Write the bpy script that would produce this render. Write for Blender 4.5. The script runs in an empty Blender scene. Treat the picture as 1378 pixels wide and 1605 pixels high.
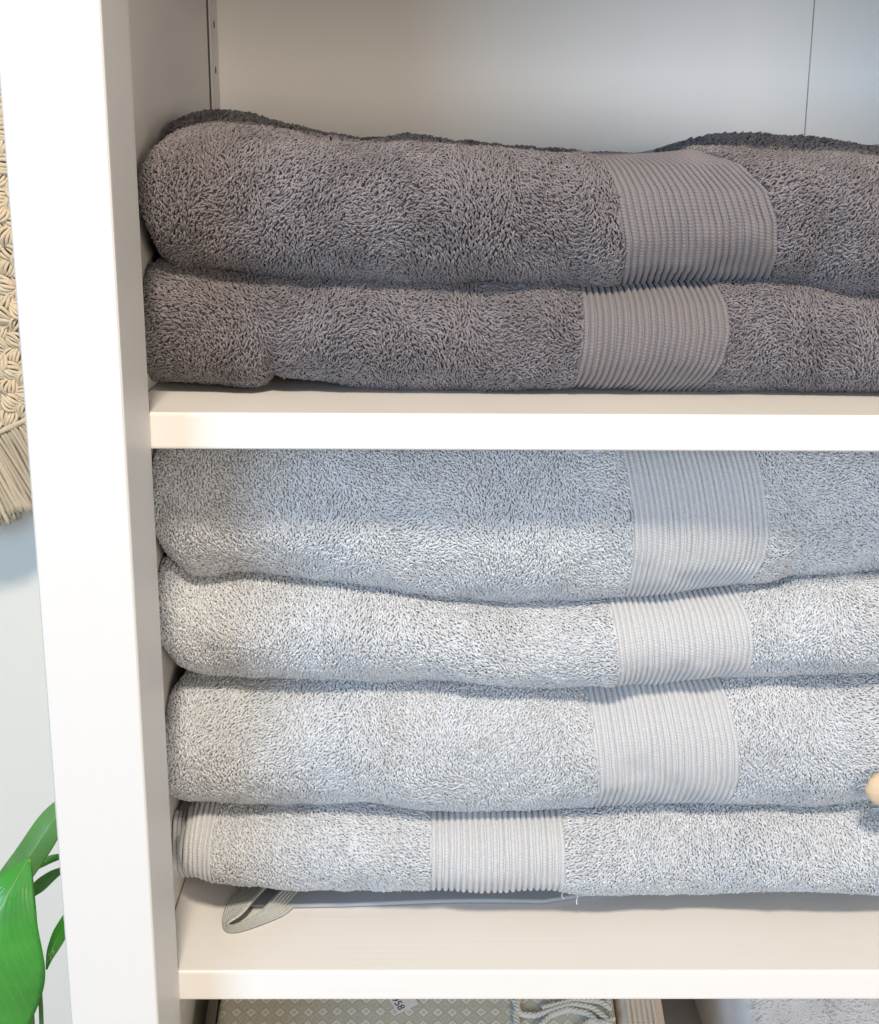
import bpy, bmesh, math, random
import numpy as np
from mathutils import Vector, Matrix

# ------------------------------------------------------------------ camera
ZC = 1.40                                    # camera height above the floor
F_PX, PW, PH = 2080.0, 1378.0, 1605.0        # focal length in photo pixels, photo size
PITCH, YAW, ROLL = math.radians(15.0), math.radians(0.64), math.radians(0.35)
_cp, _sp, _cy, _sy = math.cos(PITCH), math.sin(PITCH), math.cos(YAW), math.sin(YAW)
FWD = np.array([_sy*_cp, _cy*_cp, -_sp]); _r = np.array([_cy, -_sy, 0.0]); _u = np.cross(_r, FWD)
RGT = math.cos(ROLL)*_r + math.sin(ROLL)*_u
UPV = -math.sin(ROLL)*_r + math.cos(ROLL)*_u

S = bpy.context.scene
COL = S.collection
cam_d = bpy.data.cameras.new('camera'); cam = bpy.data.objects.new('camera', cam_d); COL.objects.link(cam)
cam_d.sensor_fit = 'HORIZONTAL'; cam_d.sensor_width = 36.0; cam_d.lens = 36.0*F_PX/PW
cam_d.clip_start = 0.02; cam_d.clip_end = 50.0
m = Matrix.Identity(4)
for i in range(3):
    m[i][0], m[i][1], m[i][2] = RGT[i], UPV[i], -FWD[i]
m[2][3] = ZC
cam.matrix_world = m
S.camera = cam

# ------------------------------------------------------------------ light
w = bpy.data.worlds.new('World'); S.world = w; w.use_nodes = True
w.node_tree.nodes['Background'].inputs[0].default_value = (1.0, 0.95, 0.90, 1)
w.node_tree.nodes['Background'].inputs[1].default_value = 0.15

def area_light(name, loc, target, power, color, sx, sy=None, shape='RECTANGLE'):
    d = bpy.data.lights.new(name, 'AREA'); d.energy = power; d.color = color; d.shape = shape
    d.size = sx
    if sy: d.size_y = sy
    o = bpy.data.objects.new(name, d); COL.objects.link(o)
    o.location = loc
    o.rotation_euler = (Vector(target)-Vector(loc)).to_track_quat('-Z', 'Y').to_euler()
    return o
# warm ceiling spot lamp in front of and above the shelves
area_light('ceiling_lamp', (-0.02, -0.84, ZC+2.14), (0.05, 1.0, ZC-0.25), 100, (1.0, 0.85, 0.68), 0.42, None, 'DISK')
# cool daylight from a large window behind the viewer, to the left
area_light('window_light', (-1.75, -2.3, ZC+0.05), (0.15, 1.2, ZC-0.2), 90, (0.48, 0.72, 1.0), 1.3, 1.3)
# added warm fill from the right, standing in for room bounce on the left interior
area_light('warm_fill', (1.35, -1.95, ZC+0.1), (-0.05, 1.2, ZC-0.15), 50, (1.0, 0.86, 0.72), 1.0, 1.0)

S.view_settings.view_transform = 'Standard'; S.view_settings.look = 'None'
S.view_settings.exposure = -0.23; S.view_settings.gamma = 1.0
S.view_settings.use_curve_mapping = False

# ------------------------------------------------------------------ helpers
rng = np.random.default_rng(11)
random.seed(5)

def ray(px, py):
    return RGT*((px-PW/2)/F_PX) - UPV*((py-PH/2)/F_PX) + FWD
def at(px, py, Y):                            # photo pixel -> point on the plane y = Y
    d = ray(px, py); p = d*(Y/d[1]); p[2] += ZC
    return p
def atz(px, py, Z):                           # photo pixel -> point at height Z
    d = ray(px, py); p = d*((Z-ZC)/d[2]); p[2] += ZC
    return p

def tag(o, label, cat, group=None, kind=None):
    if label: o['label'] = label
    if cat: o['category'] = cat
    if group: o['group'] = group
    if kind: o['kind'] = kind
    return o
def empty(name, loc, parent=None):
    o = bpy.data.objects.new(name, None); COL.objects.link(o); o.location = loc
    o.empty_display_size = 0.02
    if parent: o.parent = parent
    return o
def link(name, me, mat, parent=None, kind=None):
    o = bpy.data.objects.new(name, me); COL.objects.link(o)
    if mat and not me.materials: me.materials.append(mat)
    if parent is not None:
        o.parent = parent
        loc = Vector((0, 0, 0)); q = parent
        while q is not None:
            loc += q.location; q = q.parent
        o.location = -loc                      # mesh data stay in world coordinates
    if kind: o['kind'] = kind
    return o
def np_mesh(name, V, Q, smooth=True, tint=None, uv=None):
    me = bpy.data.meshes.new(name)
    V = np.ascontiguousarray(V, dtype=np.float32); Q = np.ascontiguousarray(Q, dtype=np.int32)
    k = Q.shape[1]
    me.vertices.add(len(V)); me.vertices.foreach_set('co', V.ravel())
    me.loops.add(Q.size); me.loops.foreach_set('vertex_index', Q.ravel())
    me.polygons.add(len(Q))
    me.polygons.foreach_set('loop_start', np.arange(0, Q.size, k, dtype=np.int32))
    try: me.polygons.foreach_set('loop_total', np.full(len(Q), k, dtype=np.int32))
    except Exception: pass
    me.polygons.foreach_set('use_smooth', np.full(len(Q), smooth, dtype=bool))
    if tint is not None:
        a = me.attributes.new('tint', 'FLOAT', 'POINT'); a.data.foreach_set('value', np.asarray(tint, dtype=np.float32))
    if uv is not None:
        l = me.uv_layers.new(name='UVMap'); l.data.foreach_set('uv', np.asarray(uv, dtype=np.float32)[Q.ravel()].ravel())
    me.update(calc_edges=True)
    return me
def grid_quads(nu, nv, close_v=False):
    i = np.arange(nu-1)[:, None]; nj = nv if close_v else nv-1; j = np.arange(nj)[None, :]
    a = i*nv+j; b = (i+1)*nv+j; c = (i+1)*nv+(j+1) % nv; d = i*nv+(j+1) % nv
    return np.stack([a, b, c, d], -1).reshape(-1, 4)
def tube(path, r, n=8, caps=True):
    """swept tube along path (k,3) with radius r (scalar or k) -> V, Q"""
    P = np.asarray(path, float); k = len(P); r = np.broadcast_to(np.asarray(r, float), (k,))
    T = np.gradient(P, axis=0); T /= np.linalg.norm(T, axis=1)[:, None]+1e-12
    ref = np.array([0.13, 0.98, 0.21]); B = np.cross(T, ref); B /= np.linalg.norm(B, axis=1)[:, None]+1e-12
    N = np.cross(B, T)
    a = np.linspace(0, 2*math.pi, n, endpoint=False)
    V = P[:, None]+r[:, None, None]*(np.cos(a)[None, :, None]*B[:, None]+np.sin(a)[None, :, None]*N[:, None])
    V = V.reshape(-1, 3); Q = grid_quads(k, n, True)
    if caps:
        V = np.vstack([V, P[0], P[-1]]); c0, c1 = len(V)-2, len(V)-1
        e = []
        for j in range(0, n, 2):
            e.append([c0, j, (j+1) % n, (j+2) % n]); b = (k-1)*n
            e.append([c1, b+(j+2) % n, b+(j+1) % n, b+j])
        Q = np.vstack([Q, np.array(e)])
    return V, Q
def merge(parts):
    Vs, Qs, o = [], [], 0
    for V, Q in parts:
        Vs.append(V); Qs.append(np.asarray(Q)+o); o += len(V)
    return np.vstack(Vs), np.vstack(Qs)

def box(name, lo, hi, mat, parent=None, bevel=0.002, seg=2):
    lo, hi = np.minimum(lo, hi)*1.0, np.maximum(lo, hi)*1.0
    bm = bmesh.new(); bmesh.ops.create_cube(bm, size=1.0)
    for v in bm.verts:
        v.co = Vector([(lo[i]+hi[i])/2+v.co[i]*(hi[i]-lo[i]) for i in range(3)])
    if bevel: bmesh.ops.bevel(bm, geom=bm.edges[:], offset=bevel, segments=seg, profile=0.6, affect='EDGES')
    me = bpy.data.meshes.new(name); bm.to_mesh(me); bm.free()
    return link(name, me, mat, parent)

def vnoise(x, y, seed=0):
    """smooth 2-D value noise in -1..1"""
    x = np.asarray(x, float); y = np.asarray(y, float)
    T = np.random.default_rng(1000+seed).random((64, 64))*2-1
    xi = np.floor(x).astype(int); yi = np.floor(y).astype(int)
    fx = x-xi; fy = y-yi; fx = fx*fx*fx*(fx*(fx*6-15)+10); fy = fy*fy*fy*(fy*(fy*6-15)+10)
    a = T[xi % 64, yi % 64]; b = T[(xi+1) % 64, yi % 64]; c = T[xi % 64, (yi+1) % 64]; d = T[(xi+1) % 64, (yi+1) % 64]
    return (a*(1-fx)+b*fx)*(1-fy)+(c*(1-fx)+d*fx)*fy

# ------------------------------------------------------------------ materials
def new_mat(name):
    mt = bpy.data.materials.new(name); mt.use_nodes = True
    nt = mt.node_tree; return mt, nt, nt.nodes['Principled BSDF']
def N(nt, t, **kw):
    n = nt.nodes.new(t)
    for k, v in kw.items():
        if hasattr(n, k): setattr(n, k, v)
    return n
def paint_mat(name, col, axis, rough=0.42, bump=0.25, grain=1.0):
    """brushed white paint over pine: faint grain lines along one axis"""
    mt, nt, b = new_mat(name)
    tc = N(nt, 'ShaderNodeTexCoord'); mp = N(nt, 'ShaderNodeMapping')
    sc = [260.0, 260.0, 260.0]; sc[axis] = 5.0
    mp.inputs['Scale'].default_value = sc
    nz = N(nt, 'ShaderNodeTexNoise'); nz.inputs['Scale'].default_value = 1.0; nz.inputs['Detail'].default_value = 4
    nt.links.new(tc.outputs['Object'], mp.inputs[0]); nt.links.new(mp.outputs[0], nz.inputs['Vector'])
    n2 = N(nt, 'ShaderNodeTexNoise'); n2.inputs['Scale'].default_value = 9.0; n2.inputs['Detail'].default_value = 3
    nt.links.new(tc.outputs['Object'], n2.inputs['Vector'])
    mx = N(nt, 'ShaderNodeMix', data_type='RGBA')
    mx.inputs[6].default_value = (col[0]*0.992, col[1]*0.991, col[2]*0.988, 1); mx.inputs[7].default_value = (*col, 1)
    nt.links.new(nz.outputs[0], mx.inputs[0]); nt.links.new(mx.outputs[2], b.inputs['Base Color'])
    bp = N(nt, 'ShaderNodeBump'); bp.inputs['Strength'].default_value = bump; bp.inputs['Distance'].default_value = 0.0012*grain
    nt.links.new(nz.outputs[0], bp.inputs['Height']); nt.links.new(bp.outputs[0], b.inputs['Normal'])
    mr = N(nt, 'ShaderNodeMapRange'); mr.inputs[3].default_value = rough-0.06; mr.inputs[4].default_value = rough+0.1
    nt.links.new(n2.outputs[0], mr.inputs[0]); nt.links.new(mr.outputs[0], b.inputs['Roughness'])
    return mt
M_POST = paint_mat('white_paint_vertical_grain', (0.73, 0.728, 0.72), 2)
M_SHELF = paint_mat('white_paint_long_grain', (0.80, 0.795, 0.785), 0, bump=0.13, grain=1.2)
M_PANEL = paint_mat('white_panel', (0.82, 0.80, 0.76), 2, rough=0.5, bump=0.08)
M_BACK = paint_mat('back_board_paint', (0.90, 0.885, 0.86), 2, rough=0.55, bump=0.06)

def simple(name, col, rough=0.6, spec=0.5):
    mt, nt, b = new_mat(name)
    b.inputs['Base Color'].default_value = (*col, 1); b.inputs['Roughness'].default_value = rough
    b.inputs['Specular IOR Level'].default_value = spec
    return mt
M_HOLE = simple('drilled_hole', (0.035, 0.025, 0.02), 0.9)
M_GAP_SHADE = simple('brown_gap_shade', (0.10, 0.07, 0.05), 0.9)  # shade of the panel gap, given as a dark brown colour
M_PIN = simple('pin_plastic', (0.82, 0.80, 0.74), 0.35)

def cloth_mat(name, col, var=0.22, sheen=0.25, patch=0.07):
    """cotton terry yarn; each loop has its own dye tone through the tint attribute"""
    mt, nt, b = new_mat(name)
    at_ = N(nt, 'ShaderNodeAttribute'); at_.attribute_name = 'tint'
    tc = N(nt, 'ShaderNodeTexCoord'); nz = N(nt, 'ShaderNodeTexNoise')
    nz.inputs['Scale'].default_value = 26.0; nz.inputs['Detail'].default_value = 4
    nt.links.new(tc.outputs['Object'], nz.inputs['Vector'])
    ad = N(nt, 'ShaderNodeMath', operation='MULTIPLY_ADD'); ad.inputs[1].default_value = var
    mr = N(nt, 'ShaderNodeMapRange'); mr.inputs[1].default_value = 0.3; mr.inputs[2].default_value = 0.7
    mr.inputs[3].default_value = 1-patch; mr.inputs[4].default_value = 1+patch
    nt.links.new(nz.outputs[0], mr.inputs[0])
    nt.links.new(at_.outputs['Fac'], ad.inputs[0]); nt.links.new(mr.outputs[0], ad.inputs[2])
    vm = N(nt, 'ShaderNodeVectorMath', operation='SCALE'); vm.inputs[0].default_value = col
    nt.links.new(ad.outputs[0], vm.inputs['Scale']); nt.links.new(vm.outputs[0], b.inputs['Base Color'])
    b.inputs['Roughness'].default_value = 0.92; b.inputs['Specular IOR Level'].default_value = 0.12
    b.inputs['Sheen Weight'].default_value = sheen; b.inputs['Sheen Roughness'].default_value = 0.45
    return mt
def rib_mat(name, col):
    """knitted rib yarn: V-shaped stitches as fine relief"""
    mt, nt, b = new_mat(name)
    uv = N(nt, 'ShaderNodeUVMap'); sx = N(nt, 'ShaderNodeSeparateXYZ'); nt.links.new(uv.outputs[0], sx.inputs[0])
    av = N(nt, 'ShaderNodeMath', operation='ABSOLUTE'); nt.links.new(sx.outputs[1], av.inputs[0])
    ma = N(nt, 'ShaderNodeMath', operation='MULTIPLY_ADD'); ma.inputs[1].default_value = 2.1       # |v| slant
    mu = N(nt, 'ShaderNodeMath', operation='MULTIPLY'); mu.inputs[1].default_value = 2*math.pi/0.0024
    nt.links.new(sx.outputs[0], mu.inputs[0]); nt.links.new(av.outputs[0], ma.inputs[0]); nt.links.new(mu.outputs[0], ma.inputs[2])
    sn = N(nt, 'ShaderNodeMath', operation='SINE'); nt.links.new(ma.outputs[0], sn.inputs[0])
    tc = N(nt, 'ShaderNodeTexCoord'); nz = N(nt, 'ShaderNodeTexNoise'); nz.inputs['Scale'].default_value = 900; nz.inputs['Detail'].default_value = 2
    nt.links.new(tc.outputs['Object'], nz.inputs['Vector'])
    ad = N(nt, 'ShaderNodeMath', operation='MULTIPLY_ADD'); ad.inputs[1].default_value = 2.2
    nt.links.new(nz.outputs[0], ad.inputs[0]); nt.links.new(sn.outputs[0], ad.inputs[2])
    bp = N(nt, 'ShaderNodeBump'); bp.inputs['Strength'].default_value = 0.5; bp.inputs['Distance'].default_value = 0.00028
    nt.links.new(ad.outputs[0], bp.inputs['Height']); nt.links.new(bp.outputs[0], b.inputs['Normal'])
    n3 = N(nt, 'ShaderNodeTexNoise'); n3.inputs['Scale'].default_value = 420; nt.links.new(tc.outputs['Object'], n3.inputs['Vector'])
    mx = N(nt, 'ShaderNodeMix', data_type='RGBA')
    mx.inputs[6].default_value = (*[c*0.86 for c in col], 1); mx.inputs[7].default_value = (*[min(1, c*1.12) for c in col], 1)
    nt.links.new(n3.outputs[0], mx.inputs[0]); nt.links.new(mx.outputs[2], b.inputs['Base Color'])
    b.inputs['Roughness'].default_value = 0.9; b.inputs['Specular IOR Level'].default_value = 0.15
    b.inputs['Sheen Weight'].default_value = 0.2
    return mt
DARK = (0.208, 0.192, 0.208); DARK_RIB = (0.212, 0.196, 0.208)
PALE = (0.605, 0.64, 0.685); PALE_RIB = (0.56, 0.58, 0.61)
M_DARK = cloth_mat('charcoal_terry', DARK, 0.32, patch=0.18); M_DARK_RIB = rib_mat('charcoal_rib', DARK_RIB)
M_PALE = cloth_mat('pale_grey_terry', PALE, 0.20); M_PALE_RIB = rib_mat('pale_grey_rib', PALE_RIB)

# ------------------------------------------------------------------ bookcase
ZU, ZL, TH = ZC-0.1712, ZC-0.6095, 0.0258       # shelf tops and thickness
ZT, ZB3 = ZC+0.160, ZC-0.867                    # underside of the shelf above, top of the shelf below
YF, YS, YR, YB = 0.8225, 0.900, 1.341, 1.408    # post front, shelf front, rear post front, back board
XO, XI, XP = -0.2517, -0.1893, -0.2090          # post outer / inner face, recessed side panel
XR = 0.60                                       # inner face of the right post
ZTOP = ZC+0.56
case = empty('bookcase', ((XO+XR)/2, 1.1, 0.0))
tag(case, 'white painted bookcase with wood-grain shelves holding folded towels', 'bookcase')
for s, xi, xo, xp in ((0, XI, XO, XP), (1, XR, XR+0.0624, XR+0.0197)):
    box('front_post', (xo, YF, 0.0), (xi, YS, ZTOP), M_POST, case, 0.0028, 3)
    rp = box('rear_post', (xp+(0.0005 if s == 0 else -0.0005), YR+0.0170, 0.0), (xo, YB, ZTOP), M_POST, case, 0.0035, 3)
    box('side_panel', (xp, YS-0.004, 0.06), (xp-0.014 if s == 0 else xp+0.014, YR, ZTOP-0.02), M_PANEL, case, 0.0008, 1)
    box('gap_shade_strip', (xp-0.0009 if s == 0 else xp+0.0009, YR+0.0003, 0.06), (xp-0.013 if s == 0 else xp+0.013, YR+0.0167, ZTOP-0.02), M_GAP_SHADE, case, 0.0)  # dark strip fills the gap before the rear post, painting its shade
    # row of shelf-pin holes in the rear post: short dark plugs set into the face
    for k in range(26):
        zz = ZC+0.4-0.0425*k+0.021
        a = np.linspace(0, 2*math.pi, 10, endpoint=False)
        xs = xp+(0.0005 if s == 0 else -0.0005); sg = 1 if s == 0 else -1
        V = [(xs+sg*0.0004, YR+0.040+0.0026*math.cos(t), zz+0.0034*math.sin(t)) for t in a]+[(xs-sg*0.006, YR+0.040+0.0026*math.cos(t), zz+0.0034*math.sin(t)) for t in a]
        me = bpy.data.meshes.new('pin_hole')
        me.from_pydata(V, [], [tuple(range(10))]+[(j, (j+1) % 10, 10+(j+1) % 10, 10+j) for j in range(10)])
        link('pin_hole', me, M_HOLE, rp)
# back boards with one joint in view
xs = at(1270, 100, YB)[0]
box('back_board', (XP-0.02, YB, 0.06), (xs-0.0005, YB+0.008, ZTOP-0.02), M_BACK, case, 0.0006, 1)
box('back_board', (xs+0.0005, YB+0.0006, 0.06), (XR+0.03, YB+0.0086, ZTOP-0.02), M_BACK, case, 0.0006, 1)
box('backing_strip', (xs-0.02, YB+0.0098, 0.06), (xs+0.02, YB+0.014, ZTOP-0.02), M_BACK, case, 0.0, 1)

def shelf(name, ztop, label=None):
    o = box(name, (XP+0.0006, YS+0.0006, ztop-TH), (XR+0.0190, YB-0.0015, ztop), M_SHELF, case, 0.0024, 3)
    if label: o['label'] = label
    for xx in (XP+0.006, XR+0.0190-0.006):
        for yy in (YS+0.011, YR-0.02):
            V, Q = tube([(xx-0.006, yy, ztop-TH-0.0026), (xx+0.0075, yy, ztop-TH-0.0026), (xx+0.0088, yy, ztop-TH-0.0026)], [0.0025, 0.0025, 0.0017], 10)
            link('shelf_pin', np_mesh('shelf_pin', V, Q), M_PIN, o)
    return o
shelf('shelf', ZU); shelf('shelf', ZL); shelf('shelf', ZB3); shelf('shelf', ZT+TH); shelf('shelf', ZB3-0.36)
box('top_board', (XO-0.012, YF-0.012, ZTOP), (XR+0.075, YB+0.012, ZTOP+0.028), M_SHELF, case, 0.003, 3)
box('plinth_board', (XI+0.0005, YF+0.012, 0.002), (XR-0.0005, YF+0.03, 0.075), M_SHELF, case, 0.002, 2)

# room surfaces seen past the left post
M_WALL = simple('wall_paint', (0.88, 0.86, 0.80), 0.8, 0.2)
nt = M_WALL.node_tree; b = nt.nodes['Principled BSDF']
tc = N(nt, 'ShaderNodeTexCoord'); nz = N(nt, 'ShaderNodeTexNoise'); nz.inputs['Scale'].default_value = 260; nz.inputs['Detail'].default_value = 4
bp = N(nt, 'ShaderNodeBump'); bp.inputs['Strength'].default_value = 0.12; bp.inputs['Distance'].default_value = 0.001
nt.links.new(tc.outputs['Object'], nz.inputs['Vector']); nt.links.new(nz.outputs[0], bp.inputs['Height']); nt.links.new(bp.outputs[0], b.inputs['Normal'])
o = box('wall', (-1.6, 1.45, -0.004), (1.6, 1.53, 2.7), M_WALL, None, 0.0); o['kind'] = 'structure'
M_FLOOR = paint_mat('pale_floor', (0.46, 0.42, 0.37), 0, rough=0.5)
o = box('floor', (-1.6, -1.6, -0.06), (1.6, 1.45, -0.004), M_FLOOR, None, 0.0); o['kind'] = 'structure'

# ------------------------------------------------------------------ folded towels
YN = 0.960          # depth of the towel noses
YCV = 0.978         # depth at which outline pixels are read

def curve_fn(pts, Y):
    P = np.array([at(px, py, Y) for px, py in pts])
    X, Z = P[:, 0], P[:, 2]
    def f(x):
        return np.interp(x, X, Z)
    return f, X[0], X[-1]
def smooth1(a, k):
    if k < 2: return a
    ker = np.hanning(2*k+1)[1:-1] if k > 1 else np.ones(1); ker /= ker.sum()
    p = np.pad(a, (len(ker)//2, len(ker)//2), mode='edge')
    return np.convolve(p, ker, mode='valid')

class Towel:
    """rounded fold front, flat sides running back into the shelf"""
    def __init__(s, top, bot, back=None, nose=None, depth=0.046, pw=2.25, yback=1.30, seed=0, zmin=None, zmax=None, lump=1.0, dents=(), xend=0.45):
        ft, x0, x1 = curve_fn(top, YCV); fb, b0, b1 = curve_fn(bot, YCV)
        x0 = max(x0, b0); s.x0 = x0; s.x1 = xend
        nx = 180
        u = np.linspace(0, 1, nx); x = x0+(xend-x0)*(u**1.25)
        zt = ft(x); zb = fb(x)
        # right end closes outside the frame
        tr = np.clip((xend-x)/0.045, 0, 1); sh = np.sqrt(np.maximum(0, 1-(1-tr)**2.4))
        zm = (zt+zb)/2; zt = zm+(zt-zm)*sh; zb = zm+(zb-zm)*sh
        zt = smooth1(zt, 4); zb = smooth1(zb, 4)
        if zmin is not None: zb = np.maximum(zb, zmin); zt = np.maximum(zt, zb+0.0005)
        if zmax is not None: zt = np.minimum(zt, zmax)
        if back: fk, _, _ = curve_fn(back, 1.12); zk = smooth1(fk(x), 5); zk = zm+(zk-zm)*sh
        else: zk = zt+0.0
        yn = np.full(nx, YN)
        if nose:
            NX = [at(p, 800, YN)[0] for p, _ in nose]; yn = yn+np.interp(x, NX, [d for _, d in nose]); yn = smooth1(yn, 9)
        tl = np.clip((x-x0)/0.03, 0, 1); yn = yn+0.026*(1-np.sqrt(np.maximum(0, 1-(1-tl)**2.2)))
        yn = yn+0.05*(1-sh)
        yn = yn+0.004*lump*vnoise(x*9+3.7*seed, x*0+seed, seed)
        h = (zt-zb)/2; d = np.minimum(depth, 1.05*h+0.008)
        # profile
        nb, nn = 26, 64
        tb = np.linspace(0, 1, nb, endpoint=False)
        ang = np.linspace(math.pi/2, -math.pi/2, nn)
        ca, sa = np.abs(np.cos(ang))**(2/pw), np.sign(np.sin(ang))*np.abs(np.sin(ang))**(2/pw)
        Y = np.zeros((nx, nb*2+nn)); Z = np.zeros_like(Y)
        yc = yn+d
        sm = tb*tb*(3-2*tb)
        Y[:, :nb] = yback+(yc[:, None]-yback)*tb[None]; 
        wgt = np.clip((Y[:, :nb]-yc[:, None])/(1.10-yc[:, None]), 0, 1); wgt = wgt*wgt*(3-2*wgt)
        Z[:, :nb] = zt[:, None]+(zk-zt)[:, None]*wgt
        Y[:, nb:nb+nn] = yc[:, None]-d[:, None]*ca[None]; Z[:, nb:nb+nn] = ((zt+zb)/2)[:, None]+h[:, None]*sa[None]
        Y[:, nb+nn:] = yc[:, None]+(yback-yc[:, None])*(np.arange(1, nb+1)/nb)[None]; Z[:, nb+nn:] = zb[:, None]
        X = np.repeat(x[:, None], Y.shape[1], 1)
        P = np.stack([X, Y, Z], -1)
        # arc-length resampling along the profile
        m_ = 110; R = np.zeros((nx, m_, 3))
        for i in range(nx):
            dl = np.linalg.norm(np.diff(P[i], axis=0), axis=1); c = np.concatenate([[0], np.cumsum(dl)])
            # keep the nose evenly sampled: half the samples on the nose
            ca_, cb_ = c[nb], c[nb+nn-1]
            q = np.concatenate([np.linspace(0, ca_, 18, endpoint=False), np.linspace(ca_, cb_, 76, endpoint=False), np.linspace(cb_, c[-1], 16)])
            for k in range(3): R[i, :, k] = np.interp(q, c, P[i, :, k])
        Nn = s.normals(R)
        # soft lumps and creases
        L = 0.0022*lump*vnoise(R[..., 0]*22+seed*7, (R[..., 2]-R[..., 1])*22, seed+20)+0.0010*lump*vnoise(R[..., 0]*60+seed*3, (R[..., 2]-R[..., 1])*60, seed+40)
        for (px, py, sx, sz, amp) in dents:
            c = at(px, py, YN); L = L+amp*np.exp(-((R[..., 0]-c[0])/sx)**2-((R[..., 2]-c[2])/sz)**2)*(R[..., 1] < 1.05)
        R = R+Nn*L[..., None]
        if zmin is not None: R[..., 2] = np.maximum(R[..., 2], zmin)
        if zmax is not None: R[..., 2] = np.minimum(R[..., 2], zmax)
        s.R = R; s.x = x; s.Nn = s.normals(R); s.yc = yc; s.nx, s.m = nx, m_
        s.i_nose0, s.i_nose1 = 18, 94
    @staticmethod
    def normals(R):
        du = np.gradient(R, axis=0); dv = np.gradient(R, axis=1)
        n = np.cross(dv, du); n /= np.linalg.norm(n, axis=-1)[..., None]+1e-12
        mid = n[n.shape[0]//2, n.shape[1]//2]
        return -n if mid[1] > 0 else n
    def sample(s, x, v):
        """bilinear point and normal at world x and profile index v"""
        fi = np.interp(x, s.x, np.arange(s.nx)); i = np.clip(fi.astype(int), 0, s.nx-2); a = (fi-i)[..., None]
        v = np.clip(v, 0, s.m-1.001); j = v.astype(int); b = (v-j)[..., None]
        def g(A): return (A[i, j]*(1-a)+A[i+1, j]*a)*(1-b)+(A[i, j+1]*(1-a)+A[i+1, j+1]*a)*b
        n = g(s.Nn); n = n/(np.linalg.norm(n, axis=-1)[..., None]+1e-12)
        return g(s.R), n

def band_fn(edge):
    """band border pixels -> x as a function of height"""
    P = np.array([at(px, py, YN+0.004) for px, py in edge]); o = np.argsort(P[:, 2])
    X, Z = P[o, 0], P[o, 2]
    return lambda z: np.interp(z, Z, X)

def loops_mesh(name, P, Nn, T, h, L, r, tint, wob):
    """one bent yarn loop per root: swept 3-sided tube with four rings"""
    n = len(P); Bv = np.cross(Nn, T)
    prof_n = np.array([-0.2, 0.82, 1.0, 0.12]); prof_t = np.array([0.0, 0.12, 0.66, 1.0]); prof_b = np.array([0, 0.35, 0.6, -0.1])
    C = P[:, None]+Nn[:, None]*(h[:, None]*prof_n[None])[..., None]+T[:, None]*(L[:, None]*prof_t[None])[..., None]+Bv[:, None]*((wob*L)[:, None]*prof_b[None])[..., None]
    D = np.gradient(C, axis=1); D /= np.linalg.norm(D, axis=-1)[..., None]+1e-12
    B2 = Bv[:, None]-D*np.sum(D*Bv[:, None], -1)[..., None]; B2 /= np.linalg.norm(B2, axis=-1)[..., None]+1e-12
    U = np.cross(B2, D)
    rr = r[:, None]*np.array([0.95, 1.05, 1.08, 0.7])[None]
    a = np.array([math.pi/2, math.pi/2+2*math.pi/3, math.pi/2+4*math.pi/3])
    V = C[:, :, None]+rr[:, :, None, None]*(np.cos(a)[None, None, :, None]*B2[:, :, None]+np.sin(a)[None, None, :, None]*U[:, :, None])
    V = V.reshape(-1, 3)
    q = grid_quads(4, 3, True)
    Q = (q[None]+(np.arange(n)*12)[:, None, None]).reshape(-1, 4)
    return np_mesh(name, V, Q, True, tint=np.repeat(tint, 12))

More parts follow.
